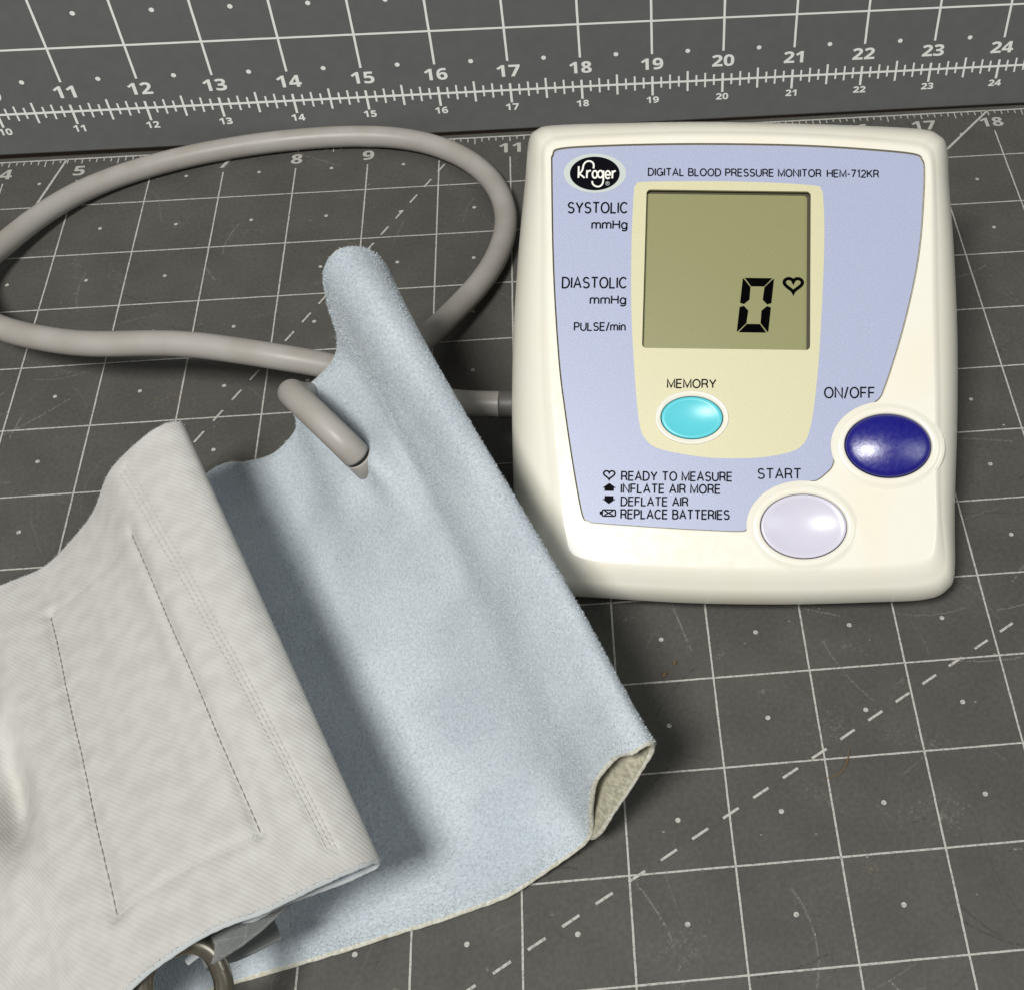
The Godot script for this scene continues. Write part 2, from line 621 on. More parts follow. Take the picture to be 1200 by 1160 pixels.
func build_wall_mat() -> void:
	var lean := 0.01237
	# its face leans back a touch from the far edge of the table mat
	var org := Vector3(11.0, 0.6994, -0.1404)
	var dir := Vector3(1, -0.00429, -0.00276)
	var upv := Vector3(0, cos(lean), -sin(lean))
	var t := thing("cutting_mat", "clean grey gridded cutting mat standing upright behind the hose, scale along its foot", "cutting mat", W(12, 0, -0.13))
	var at0 := t.position
	var nor := dir.cross(upv).normalized()
	var pl := func(c: float, h: float, n: float) -> Vector3:
		var q: Vector3 = Vector3(11.0, org.y, org.z) + dir * (c - 5.92242 - 11.0) + upv * h + nor * n
		return W(q.x - 0.0, q.y, q.z) - at0
	var place := func(x, y, z): return (pl as Callable).call(x, -z, y)
	part("board", board(-0.9, 36.9, -12.0, 0.69, 0.11, place, 0.0, 0.0), M.wall_mat_vinyl, t)
	var lay := func(p: Vector2): return (pl as Callable).call(p.x, p.y, 0.005)
	var lay2 := func(p: Vector2): return (pl as Callable).call(p.x, p.y, 0.0065)
	part("border_line", line_mesh(Vector2(0, 0), Vector2(36, 0), 0.036, lay2, 0.001), M.print_white, t)
	for r in range(1, 11):
		part("grid_line", line_mesh(Vector2(0, r), Vector2(36, r), 0.031, lay2, 0.001), M.print_white, t)
	for c in range(7, 29):
		part("grid_line", line_mesh(Vector2(c, 0.475), Vector2(c, 11), 0.032, lay, 0.001), M.print_white, t)
	var bx := dir.normalized()
	for c in range(7, 29):
		put_numeral(str(c), t, M.print_white, (pl as Callable).call(c, 0.315, 0.004), bx, upv, 0.185 * I)
		put_numeral(str(c), t, M.print_white, (pl as Callable).call(c, -0.285, 0.004), bx, upv, 0.105 * I)
	var tk := begin()
	for k in range(7 * 8, 29 * 8):
		var x := k / 8.0
		if k % 8 == 0:
			line_into(tk, Vector2(x, -0.21), Vector2(x, 0.11), 0.034, lay)
		elif k % 4 == 0:
			line_into(tk, Vector2(x, -0.165), Vector2(x, 0.17), 0.03, lay)
		elif k % 2 == 0:
			line_into(tk, Vector2(x, -0.115), Vector2(x, 0.125), 0.026, lay)
		else:
			line_into(tk, Vector2(x, -0.085), Vector2(x, 0.095), 0.026, lay)
	part("tick_marks", done(tk), M.print_white, t, Transform3D.IDENTITY, "stuff")
	var dots := begin()
	for c in range(6, 29):
		for r in 10:
			fill(dots, ellipse(Vector2(c + 0.5, r + 0.5), 0.034, 0.034, 12), lay)
	part("grid_dots", done(dots), M.print_white, t, Transform3D.IDENTITY, "stuff")

# ------------------------------------------------------------------ lettering of strokes (cap height 1)
var G := {}
func arc(cx: float, cy: float, rx: float, ry: float, a0: float, a1: float) -> Array:
	var out := []
	var n := maxi(6, int(absf(a1 - a0) / 15.0))
	for k in n + 1:
		var t := deg_to_rad(lerpf(a0, a1, float(k) / n))
		out.append(Vector2(cx + rx * cos(t), cy + ry * sin(t)))
	return out

func pl2(n: Array) -> Array:
	var out := []
	for k in range(0, n.size(), 2):
		out.append(Vector2(n[k], n[k + 1]))
	return out

func make_font() -> void:
	G["A"] = [0.8, [pl2([0, 0, 0.4, 1, 0.8, 0]), pl2([0.14, 0.33, 0.66, 0.33])]]
	G["B"] = [0.68, [pl2([0, 0, 0, 1]) + arc(0.38, 0.765, 0.25, 0.235, 90, -90) + pl2([0, 0.53]), pl2([0.38, 0.53]) + arc(0.39, 0.265, 0.29, 0.265, 90, -90) + pl2([0, 0])]]
	G["C"] = [0.78, [arc(0.42, 0.5, 0.42, 0.5, 42, 318)]]
	G["D"] = [0.76, [pl2([0, 0, 0, 1]) + arc(0.3, 0.5, 0.46, 0.5, 90, -90) + pl2([0, 0])]]
	G["E"] = [0.62, [pl2([0.62, 1, 0, 1, 0, 0, 0.62, 0]), pl2([0, 0.52, 0.57, 0.52])]]
	G["F"] = [0.6, [pl2([0.6, 1, 0, 1, 0, 0]), pl2([0, 0.5, 0.54, 0.5])]]
	G["G"] = [0.84, [arc(0.42, 0.5, 0.42, 0.5, 42, 335), pl2([0.48, 0.46, 0.83, 0.46, 0.83, 0.02])]]
	G["H"] = [0.74, [pl2([0, 0, 0, 1]), pl2([0.74, 0, 0.74, 1]), pl2([0, 0.52, 0.74, 0.52])]]
	G["I"] = [0.02, [pl2([0.01, 0, 0.01, 1])]]
	G["K"] = [0.7, [pl2([0, 0, 0, 1]), pl2([0.66, 1, 0, 0.36]), pl2([0.25, 0.6, 0.7, 0])]]
	G["L"] = [0.56, [pl2([0, 1, 0, 0, 0.56, 0])]]
	G["M"] = [0.88, [pl2([0, 0, 0, 1, 0.44, 0.08, 0.88, 1, 0.88, 0])]]
	G["N"] = [0.74, [pl2([0, 0, 0, 1, 0.74, 0, 0.74, 1])]]
	G["O"] = [0.88, [arc(0.44, 0.5, 0.44, 0.5, 0, 360)]]
	G["P"] = [0.64, [pl2([0, 0, 0, 1]) + arc(0.37, 0.73, 0.27, 0.27, 90, -90) + pl2([0, 0.46])]]
	G["R"] = [0.68, [pl2([0, 0, 0, 1]) + arc(0.38, 0.735, 0.28, 0.265, 90, -90) + pl2([0, 0.47]), pl2([0.4, 0.47, 0.58, 0.38, 0.63, 0.2, 0.68, 0])]]
	G["S"] = [0.68, [arc(0.34, 0.755, 0.29, 0.245, 25, 250) + arc(0.34, 0.26, 0.33, 0.26, 80, -155)]]
	G["T"] = [0.72, [pl2([0, 1, 0.72, 1]), pl2([0.36, 1, 0.36, 0])]]
	G["U"] = [0.74, [pl2([0, 1]) + arc(0.37, 0.34, 0.37, 0.34, 180, 360) + pl2([0.74, 1])]]
	G["Y"] = [0.76, [pl2([0, 1, 0.38, 0.44, 0.76, 1]), pl2([0.38, 0.44, 0.38, 0])]]
	G["/"] = [0.36, [pl2([0, -0.06, 0.36, 1.06])]]
	G["-"] = [0.3, [pl2([0, 0.4, 0.3, 0.4])]]
	G["7"] = [0.6, [pl2([0, 1, 0.6, 1, 0.2, 0])]]
	G["1"] = [0.36, [pl2([0.06, 0.8, 0.3, 1, 0.3, 0])]]
	G["2"] = [0.62, [arc(0.31, 0.7, 0.29, 0.3, 165, -30) + pl2([0, 0, 0.64, 0])]]
	G["m"] = [0.96, [pl2([0, 0, 0, 0.72]), pl2([0, 0.46]) + arc(0.24, 0.48, 0.24, 0.24, 180, 0) + pl2([0.48, 0]), pl2([0.48, 0.46]) + arc(0.72, 0.48, 0.24, 0.24, 180, 0) + pl2([0.96, 0])]]
	G["n"] = [0.54, [pl2([0, 0, 0, 0.72]), pl2([0, 0.44]) + arc(0.27, 0.45, 0.27, 0.27, 180, 0) + pl2([0.54, 0])]]
	G["g"] = [0.6, [arc(0.3, 0.36, 0.3, 0.36, 0, 360), pl2([0.6, 0.72]) + arc(0.3, -0.03, 0.3, 0.24, 0, -150)]]
	G["i"] = [0.02, [pl2([0.01, 0, 0.01, 0.72]), pl2([0.01, 0.88, 0.01, 1.0])]]

func print_text(text: String, x0: float, y0: float, x1: float, y1: float, cap: float, n: float, weight := 0.115) -> ArrayMesh:
	var st := begin()
	var total := 0.0
	var gap := 0.26
	for ch in text:
		total += (0.5 if ch == " " else G[ch][0] + gap)
	total -= gap
	var sx := (x1 - x0) / total
	var slope := (y1 - y0) / (x1 - x0)
	var x := 0.0
	var count := [0]
	for ch in text:
		if ch == " ":
			x += 0.5
			continue
		for s in G[ch][1]:
			var pts := PackedVector2Array()
			for p in s:
				var q := Vector2(x0 + (x + p.x) * sx, y0 + p.y * cap)
				q.y += (q.x - x0) * slope
				pts.append(q)
			count[0] += 1
			var lift: float = n + (count[0] % 3) * 0.0004
			var closed := pts.size() > 3 and pts[0].distance_to(pts[pts.size() - 1]) < 0.001
			if closed:
				pts.remove_at(pts.size() - 1)
			ribbon(st, pts, cap * weight, func(p: Vector2): return F(p.x, p.y, lift), closed)
		x += G[ch][0] + gap
	return done(st)

# ------------------------------------------------------------------ the monitor
func build_monitor() -> void:
	var root := thing("blood_pressure_monitor", "cream plastic digital blood pressure monitor with lilac panel and lit-less grey screen reading 0", "blood pressure monitor", W(13.297, 0, 8.054))
	root.set_meta("label", "cream digital blood pressure monitor with lilac front panel and olive screen reading 0")
	root.rotation.y = -6.0 * DEG
	var T := Transform3D(Basis(Vector3.RIGHT, 28.0 * DEG), Vector3(0, 0.9 * I, 0))

	# outlines of the face edge and of the flared lip
	var c := [[-1.2, -0.19, -1.35, -0.47], [-0.4, -0.22, -0.45, -0.51], [0.5, -0.22, 0.55, -0.51], [1.3, -0.19, 1.45, -0.475], [1.85, -0.14, 2.0, -0.44], [2.03, -0.06, 2.24, -0.34], [2.085, 0.2, 2.345, -0.12],
		[2.09, 0.8, 2.41, 0.6], [2.1, 1.6, 2.47, 1.6], [2.1, 2.5, 2.49, 2.5], [2.11, 3.4, 2.475, 3.45], [2.115, 4.0, 2.44, 4.2], [2.1, 4.3, 2.425, 4.7], [2.03, 4.4, 2.34, 4.84], [1.88, 4.445, 2.12, 4.915],
		[1.2, 4.505, 1.3, 4.945], [0.4, 4.535, 0.45, 4.955], [-0.4, 4.535, -0.45, 4.96], [-1.2, 4.505, -1.3, 4.935], [-1.88, 4.455, -2.1, 4.9], [-2.02, 4.41, -2.31, 4.84], [-2.09, 4.3, -2.385, 4.71],
		[-2.08, 4.0, -2.405, 4.2], [-2.045, 3.4, -2.445, 3.45], [-2.01, 2.5, -2.47, 2.5], [-1.95, 1.6, -2.455, 1.6], [-1.85, 0.8, -2.39, 0.6], [-1.775, 0.2, -2.32, -0.1], [-1.73, -0.05, -2.2, -0.32], [-1.56, -0.14, -1.95, -0.43]]
	var cc := []
	var bb := []
	for q in c:
		cc.append(Vector2(q[0], q[1]))
		bb.append(Vector2(q[2] - signf(q[2]) * 0.045 * smoothstep(0.0, 0.8, q[3]), q[3] - 0.065 * smoothstep(4.0, 4.7, q[3])))
	var sub := 8
	var C := closed2(cc, sub)
	var B := closed2(bb, sub)
	var n := C.size()
	var mid := Vector2(0.05, 2.2)
	# profile from the flat face over the rounded edge, down the flared side, round the lip and under
	var rows := []
	var inner := PackedVector2Array()
	for k in n:
		var out := (B[k] - C[k])
		var fr := lerpf(0.035, 0.06, smoothstep(0.3, -0.1, C[k].y))
		inner.append(C[k] - out.normalized() * fr)
	for j in 40:
		var row := PackedVector3Array()
		for k in n:
			var p: Vector2
			var d: float
			var depth := lerpf(-0.52, -0.42, smoothstep(0.5, -0.1, C[k].y))
			var ff := smoothstep(0.5, -0.1, C[k].y)
			var dk := lerpf(0.1, 0.3, ff)
			var e := C[k].lerp(B[k], lerpf(0.16, 0.5, ff))
			if j <= 10:
				var t := j / 10.0
				p = inner[k].lerp(C[k], t).lerp(C[k].lerp(e, t), t)
				d = lerpf(0.0, depth * dk, t * t)
			elif j <= 26:
				var t := (j - 10) / 16.0
				p = e.lerp(B[k], 0.45 * t + 0.55 * sin(t * PI * 0.5))
				d = lerpf(depth * dk, depth, 0.45 * t + 0.55 * (1.0 - cos(t * PI * 0.5)))
			elif j <= 34:
				var t := (j - 26) / 8.0 * PI * 0.5
				var inw := (mid - B[k]).normalized()
				p = B[k] + inw * 0.05 * (1.0 - cos(t))
				d = depth - 0.05 * sin(t)
			else:
				var t := (j - 34) / 5.0
				var inw := (mid - B[k]).normalized()
				p = B[k] + inw * (0.05 + 0.2 * t)
				d = depth - 0.05
			row.append(F(p.x, p.y, d))
		rows.append(row)
	var st := begin()
	grid(rows, st, true, true)
	# panel recess in the face
	var panel := closed2([Vector2(-2.0, 4.1), Vector2(-1.995, 4.27), Vector2(-1.915, 4.345), Vector2(-1.4, 4.386), Vector2(-0.7, 4.413), Vector2(0.0, 4.422), Vector2(0.7, 4.416), Vector2(1.35, 4.386), Vector2(1.9, 4.338), Vector2(2.0, 4.27),
		Vector2(2.02, 4.15), Vector2(2.005, 3.83), Vector2(1.96, 3.33), Vector2(1.88, 2.87), Vector2(1.755, 2.36), Vector2(1.63, 1.95), Vector2(1.55, 1.72), Vector2(1.505, 1.625), Vector2(1.42, 1.565), Vector2(1.21, 1.474), Vector2(1.066, 1.308), Vector2(1.0, 1.14),
		Vector2(1.02, 0.99), Vector2(1.0, 0.885), Vector2(0.93, 0.81), Vector2(0.84, 0.745), Vector2(0.72, 0.728), Vector2(0.556, 0.695), Vector2(0.392, 0.606), Vector2(0.245, 0.48), Vector2(0.155, 0.33), Vector2(0.125, 0.24), Vector2(0.05, 0.205), Vector2(-0.37, 0.215),
		Vector2(-0.85, 0.236), Vector2(-1.4, 0.268), Vector2(-1.5, 0.29), Vector2(-1.565, 0.366), Vector2(-1.673, 0.875), Vector2(-1.775, 1.454), Vector2(-1.855, 2.0), Vector2(-1.945, 3.0)], 5)
	var recess: PackedVector2Array = Geometry2D.offset_polygon(panel, 0.016)[0]
	fill(st, with_hole(with_hole(with_hole(inner, recess), ellipse(Vector2(1.587, 1.11), 0.455, 0.342)), ellipse(Vector2(0.708, 0.259), 0.45, 0.338)), func(p): return F(p.x, p.y, 0))
	var bev: PackedVector2Array = Geometry2D.offset_polygon(panel, 0.004)[0]
	part("upper_shell", done(st), M.plastic, root, T)
	st = begin()
	wall(st, recess, 0.0, recess, -0.06)
	fill(st, with_hole(recess, Geometry2D.offset_polygon(panel, -0.08)[0]), func(p): return F(p.x, p.y, -0.06))
	part("panel_recess", done(st), M.plastic_base, root, T)

	# lilac panel and beige screen surround, one film printed in two colours
	var bezel := closed2([Vector2(-1.115, 3.86), Vector2(-1.095, 3.95), Vector2(-1.02, 3.985), Vector2(-0.5, 4.0), Vector2(-0.1, 4.004), Vector2(0.4, 3.995), Vector2(0.84, 3.97), Vector2(0.91, 3.93), Vector2(0.93, 3.84), Vector2(0.942, 3.45), Vector2(0.925, 2.9),
		Vector2(0.88, 2.1), Vector2(0.82, 1.5), Vector2(0.765, 1.23), Vector2(0.7, 1.11), Vector2(0.59, 1.04), Vector2(0.36, 0.985), Vector2(0.1, 0.962), Vector2(-0.25, 0.962), Vector2(-0.58, 1.003), Vector2(-0.82, 1.06), Vector2(-0.935, 1.15), Vector2(-0.995, 1.28),
		Vector2(-1.04, 1.6), Vector2(-1.08, 2.05), Vector2(-1.115, 2.6), Vector2(-1.127, 3.3)], 5)
	var window := PackedVector2Array()
	for p in rounded_rect(Vector2(-0.985, 2.13), Vector2(0.79, 3.9), 0.045):
		window.append(p + Vector2((p.y - 3.0) * 0.008, 0.0))
	var memc := Vector2(-0.455, 1.385)
	var pn := -0.018
	st = begin()
	fill(st, with_hole(panel, bezel), func(p): return F(p.x, p.y, pn))
	wall(st, panel, pn, panel, pn - 0.03)
	part("front_panel", done(st, true), M.panel_film, root, T)
	st = begin()
	fill(st, with_hole(with_hole(bezel, window), ellipse(memc, 0.33, 0.233)), func(p): return F(p.x, p.y, pn + 0.0015))
	wall(st, bezel, pn + 0.0015, bezel, pn - 0.01)
	wall(st, window, pn + 0.0015, window, pn - 0.03)
	var scr_surround := part("screen_surround", done(st), M.bezel_film, root, T)
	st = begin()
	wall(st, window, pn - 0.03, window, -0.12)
	part("window_wall", done(st), M.recess_shade, scr_surround)  # wall coloured dark to imitate the recess shade
	# the screen under its window
	var ln := -0.085
	st = begin()
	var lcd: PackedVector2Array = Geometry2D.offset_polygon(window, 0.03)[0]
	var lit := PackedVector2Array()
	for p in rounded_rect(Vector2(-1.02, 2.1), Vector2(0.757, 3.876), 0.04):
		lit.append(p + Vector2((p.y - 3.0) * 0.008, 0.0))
	fill(st, lit, func(p): return F(p.x, p.y, ln))
	var screen := part("screen", done(st), M.lcd_glass, root, T)
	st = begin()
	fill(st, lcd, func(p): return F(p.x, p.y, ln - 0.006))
	part("screen_edge_shade", done(st), M.recess_shade, screen)  # shows as a painted shade strip at the screen's top and right
	# the digit 0: six of its seven segments, slanted
	var o2 := 0.003
	var P0 := func(x: float, y: float) -> Vector2: return Vector2(0.208 + (x - 0.5) * 0.335 + (y - 0.5) * 0.062, 2.635 + (y - 0.5) * 0.605)
	var tx := 0.29
	var ty := 0.155
	var segs := [
		[0.06, 1.0, 0.94, 1.0, 0.94 - tx * 0.8, 1.0 - ty, 0.06 + tx * 0.8, 1.0 - ty],
		[0.0, 0.985, 0.03, 0.985, 0.03 + tx * 0.85, 0.985 - ty, tx, 0.6, 0.13, 0.515, 0.0, 0.54],
		[1.0, 0.985, 0.97, 0.985, 0.97 - tx * 0.85, 0.985 - ty, 1 - tx, 0.6, 0.87, 0.515, 1.0, 0.54],
		[0.0, 0.015, 0.03, 0.015, 0.03 + tx * 0.85, 0.015 + ty, tx, 0.4, 0.13, 0.485, 0.0, 0.46],
		[1.0, 0.015, 0.97, 0.015, 0.97 - tx * 0.85, 0.015 + ty, 1 - tx, 0.4, 0.87, 0.485, 1.0, 0.46],
		[0.06, 0.0, 0.94, 0.0, 0.94 - tx * 0.8, ty, 0.06 + tx * 0.8, ty]]
	for s in segs:
		var poly := PackedVector2Array()
		for k in range(0, s.size(), 2):
			poly.append((P0 as Callable).call(s[k], s[k + 1]))
		st = begin()
		fill(st, poly, func(p): return F(p.x, p.y, ln + o2))
		part("digit_segment", done(st), M.lcd_ink, screen)
	st = begin()
	ribbon(st, heart(Vector2(0.612, 2.862), 0.098, 0.086), 0.036, func(p): return F(p.x, p.y, ln + o2), true)
	part("heart_symbol", done(st), M.lcd_ink, screen)

	# lettering
	var tn := pn + 0.004
	for q in [["DIGITAL BLOOD PRESSURE MONITOR", -0.961, 4.06, 0.906, 4.07, 0.08], ["HEM-712KR", 0.977, 4.07, 1.53, 4.072, 0.08], ["SYSTOLIC", -1.819, 3.62, -1.182, 3.629, 0.116], ["mmHg", -1.556, 3.445, -1.182, 3.45, 0.092],
		["DIASTOLIC", -1.852, 2.778, -1.172, 2.787, 0.114], ["mmHg", -1.551, 2.606, -1.177, 2.611, 0.089], ["PULSE/min", -1.711, 2.31, -1.175, 2.317, 0.084], ["MEMORY", -0.715, 1.702, -0.209, 1.707, 0.088], ["ON/OFF", 0.935, 1.616, 1.456, 1.623, 0.11],
		["START", 0.238, 0.751, 0.681, 0.757, 0.101], ["READY TO MEASURE", -1.174, 0.714, -0.033, 0.721, 0.089], ["INFLATE AIR MORE", -1.175, 0.584, -0.154, 0.59, 0.089], ["DEFLATE AIR", -1.172, 0.451, -0.487, 0.456, 0.087], ["REPLACE BATTERIES", -1.171, 0.318, -0.058, 0.325, 0.09]]:
		part("lettering", print_text(q[0], q[1], q[2], q[3], q[4], q[5], tn, 0.15 if q[5] > 0.095 else 0.17), M.ink_black, root, T)
	var on := func(p): return F(p.x, p.y, tn)
	var on2 := func(p): return F(p.x, p.y, tn + 0.0006)
	st = begin()
	ribbon(st, heart(Vector2(-1.304, 0.766), 0.058, 0.05), 0.017, on, true)
	part("printed_symbol", done(st), M.ink_black, root, T)
	st = begin()
	fill(st, PackedVector2Array([Vector2(-1.372, 0.632), Vector2(-1.3, 0.683), Vector2(-1.228, 0.632), Vector2(-1.252, 0.632), Vector2(-1.252, 0.6), Vector2(-1.348, 0.6), Vector2(-1.348, 0.632)]), on)
	part("printed_symbol", done(st), M.ink_black, root, T)
	st = begin()
	fill(st, PackedVector2Array([Vector2(-1.37, 0.517), Vector2(-1.3, 0.466), Vector2(-1.23, 0.517), Vector2(-1.254, 0.517), Vector2(-1.254, 0.549), Vector2(-1.346, 0.549), Vector2(-1.346, 0.517)]), on)
	part("printed_symbol", done(st), M.ink_black, root, T)
	st = begin()
	ribbon(st, rounded_rect(Vector2(-1.365, 0.34), Vector2(-1.23, 0.404), 0.012), 0.015, on, true)
	ribbon(st, PackedVector2Array([Vector2(-1.342, 0.35), Vector2(-1.256, 0.394)]), 0.013, on2)
	ribbon(st, PackedVector2Array([Vector2(-1.342, 0.394), Vector2(-1.256, 0.35)]), 0.013, func(p): return F(p.x, p.y, tn + 0.0012))
	ribbon(st, PackedVector2Array([Vector2(-1.392, 0.372), Vector2(-1.373, 0.372)]), 0.034, on2)
	part("printed_symbol", done(st), M.ink_black, root, T)

	# oval emblem
	var lc := Vector2(-1.542, 4.074)
	st = begin()
	fill(st, ellipse(lc + Vector2(0, 0.004), 0.338, 0.225), func(p): return F(p.x, p.y, pn + 0.0018))
	var emblem := part("emblem", done(st), M.logo_silver, root, T)
	st = begin()
	fill(st, ellipse(lc, 0.27, 0.193), func(p): return F(p.x, p.y, pn + 0.0036))
	part("emblem_oval", done(st), M.ink_black, emblem)
	st = begin()
	var ls := 0.0016223
	var L := func(x: float, y: float) -> Vector2: return lc + Vector2((x - 616.5) * ls, -(y - 420.0) * 0.001655)
	var curves := [
		[0, 508, 372, 508, 412, 508, 453], [0, 512, 424, 530, 437, 549, 453], [0, 515, 424, 533, 398, 540, 362, 556, 341, 580, 335, 600, 345, 608, 363, 606, 386],
		[0, 564, 453, 564, 425, 564, 399], [0, 564, 420, 574, 405, 590, 402], [1, 617, 427, 16, 25], [1, 654, 425, 17, 24],
		[0, 674, 400, 674, 440, 674, 470, 667, 496, 648, 511, 624, 509, 606, 495, 600, 474], [0, 689, 430, 704, 429, 719, 428, 716, 411, 703, 402, 691, 411, 687, 429, 692, 447, 704, 454, 718, 446], [0, 734, 453, 734, 425, 734, 400], [0, 734, 420, 743, 405, 756, 402]]
	var k2 := 0
	for q in curves:
		var pts := PackedVector2Array()
		var closed: bool = q[0] == 1
		if closed:
			for k in 20:
				pts.append((L as Callable).call(q[1] + q[3] * cos(TAU * k / 20), q[2] + q[4] * sin(TAU * k / 20)))
		else:
			var ctl := []
			for k in range(1, q.size(), 2):
				ctl.append(Vector3(q[k], q[k + 1], 0))
			for p in smooth_path(ctl, 4):
				pts.append((L as Callable).call(p.x, p.y))
		k2 += 1
		var up := pn + 0.006 + (k2 % 3) * 0.0004
		ribbon(st, pts, 0.0185, func(p): return F(p.x, p.y, up), closed)
	part("emblem_lettering", done(st), M.logo_white, emblem)
	st = begin()
	var rc: Vector2 = (L as Callable).call(703, 489)
	ribbon(st, ellipse(rc, 0.021, 0.021, 18), 0.004, func(p): return F(p.x, p.y, pn + 0.006), true)
	ribbon(st, PackedVector2Array([rc + Vector2(-0.007, -0.011), rc + Vector2(-0.007, 0.011), rc + Vector2(0.004, 0.011), rc + Vector2(0.007, 0.005), rc + Vector2(0.003, 0.0), rc + Vector2(-0.006, 0.0)]), 0.004, func(p): return F(p.x, p.y, pn + 0.006))
	ribbon(st, PackedVector2Array([rc + Vector2(0.001, 0.0), rc + Vector2(0.008, -0.011)]), 0.004, func(p): return F(p.x, p.y, pn + 0.0064))
	part("registered_mark", done(st), M.logo_silver, emblem)

	# buttons, each in its moulded rim
	button(root, T, "memory_button", memc, 0.3185, 0.2215, 0.062, pn, M.button_memory, "memory", -0.04)
	button(root, T, "power_button", Vector2(1.587, 1.11), 0.443, 0.3295, 0.13, 0.0, M.button_power, "pillow", 0.085)
	button(root, T, "start_button", Vector2(0.708, 0.259), 0.438, 0.326, 0.125, 0.0, M.button_start, "dome", -0.085)

	# lower shell, set in under the lip, down to the feet
	st = begin()
	var r0 := PackedVector3Array()
	var r1 := PackedVector3Array()
	var r2 := PackedVector3Array()
	for k in n:
		var fr2 := smoothstep(0.5, -0.1, C[k].y)
		var p := B[k] + (mid - B[k]).normalized() * lerpf(0.2, 0.24, fr2)
		var v := T * F(p.x, p.y, lerpf(-0.52, -0.42, fr2) - 0.045)
		r0.append(v)
		r1.append(Vector3(v.x, minf(v.y, 0.1 * I), v.z))
		r2.append(Vector3(v.x * 0.98, 0.07 * I, v.z * 0.98 - 0.04 * I))
	grid([r0, r1, r2], st, true, true)
	var ctr := PackedVector3Array()
	for k in n:
		ctr.append(Vector3(0, 0.07 * I, -2.0 * I))
	var st2 := st
	grid([r2, ctr], st2, true, true)
	part("lower_shell", done(st), M.plastic_base, root)
	for q in [[-1.7, -0.4], [1.75, -0.4], [-1.7, -3.3], [1.75, -3.3]]:
		var cy := CylinderMesh.new()
		cy.top_radius = 0.16 * I
		cy.bottom_radius = 0.15 * I
		cy.height = 0.075 * I
		part("rubber_foot", cy, M.plug_black, root, Transform3D(Basis.IDENTITY, Vector3(q[0], 0.0375, q[1]) * I))

func heart(c: Vector2, rx: float, ry: float) -> PackedVector2Array:
	var out := PackedVector2Array()
	for k in 36:
		var t := TAU * k / 36
		var x := pow(sin(t), 3)
		var y := (13.0 * cos(t) - 5.0 * cos(2 * t) - 2.0 * cos(3 * t) - cos(4 * t)) / 16.0
		out.append(c + Vector2(x * rx, (y + 0.12) * ry))
	return out

func button(root: Node3D, T: Transform3D, called: String, c: Vector2, rx: float, ry: float, rim: float, base: float, m: Material, kind: String, dome: float) -> void:
	var nn := 72
	# rim: profile of (outward distance from the button edge, height)
	var prof: Array
	if kind == "memory":
		prof = [[0.068, base - 0.01], [0.068, base + 0.006], [0.062, base + 0.014], [0.052, base + 0.018], [0.03, base + 0.012], [0.014, base + 0.004], [0.009, base - 0.01], [0.008, base - 0.08]]
	else:
		prof = [[0.15, -0.012], [0.125, 0.0], [0.1, 0.009], [0.078, 0.019], [0.055, 0.023], [0.036, 0.022], [0.02, 0.016], [0.011, 0.004], [0.008, -0.02], [0.007, -0.12]]
	var rows := []
	for q in smooth_profile(prof, 4):
		var row := PackedVector3Array()
		for k in nn:
			var t := TAU * k / nn
			row.append(F(c.x + (rx + q.x) * cos(t), c.y + (ry + q.x) * sin(t), q.y))
		rows.append(row)
	var st := begin()
	grid(rows, st, true, true)
	var b_rows := []
	var top := base + (0.0 if kind == "memory" else 0.018)
	for j in 26:
		var row := PackedVector3Array()
		var r: float
		var h: float
		if j < 6:
			var a := (5 - j) / 5.0
			r = 1.0
			h = top - 0.12 * a
		else:
			r = 1.0 - (j - 6) / 19.0
			h = top + 0.012 * (1.0 - smoothstep(0.9, 1.0, r)) + dome * (1.0 - r * r)
		for k in nn:
			var t := TAU * k / nn
			row.append(F(c.x + rx * r * cos(t), c.y + ry * r * sin(t), h))
		b_rows.append(row)
	var bs := begin()
	grid(b_rows, bs, true, true)
	var b := part(called, done(bs), m, root, T)
	part("button_rim", done(st), M.plastic, b)

func smooth_profile(q: Array, sub: int) -> Array:
	var ctl := []
	for p in q:
		ctl.append(Vector3(p[0], p[1], 0))
	return smooth_path(ctl, sub)

# ------------------------------------------------------------------ cuff
# loft between keyed cross-sections; returns rows along the cuff, each a run across it
func loft(stations: Array, at: Array, nv: int, sub: int) -> Array:
	var rows := []
	for j in nv + 1:
		var v := float(j) / nv
		var k := 0
		while k < at.size() - 2 and v > at[k + 1]:
			k += 1
		var x: float = k + (v - at[k]) / (at[k + 1] - at[k])
		var keys := []
		for i in stations[0].size():
			var col := []
			for s in stations:
				col.append(Vector3(s[i][0], s[i][1], s[i][2]))
			keys.append(spline3(col, x))
		rows.append(smooth_path(keys, sub))
	return rows

func normals_of(P: Array) -> Array:
	var out := []
	for j in P.size():
		var row := PackedVector3Array()
		for i in P[0].size():
			var du: Vector3 = P[j][mini(i + 1, P[0].size() - 1)] - P[j][maxi(i - 1, 0)]
			var dv: Vector3 = P[mini(j + 1, P.size() - 1)][i] - P[maxi(j - 1, 0)][i]
			row.append(dv.cross(du).normalized())
		out.append(row)
	return out

func to_world(P: Array) -> Array:
	var out := []
	for r in P:
		var row := PackedVector3Array()
		for p in r:
			row.append(U(p.x, p.y, p.z))
		out.append(row)
	return out

func uv_of(P: Array, rot := 0.0) -> Array:
	# arc length across, distance along, in inches
	var out := []
	for j in P.size():
		var row := PackedVector2Array()
		var s := 0.0
		for i in P[0].size():
			if i > 0:
				s += (P[P.size() / 2][i] - P[P.size() / 2][i - 1]).length()
			row.append(Vector2(s, P[j][i].z).rotated(rot))
		out.append(row)
	return out

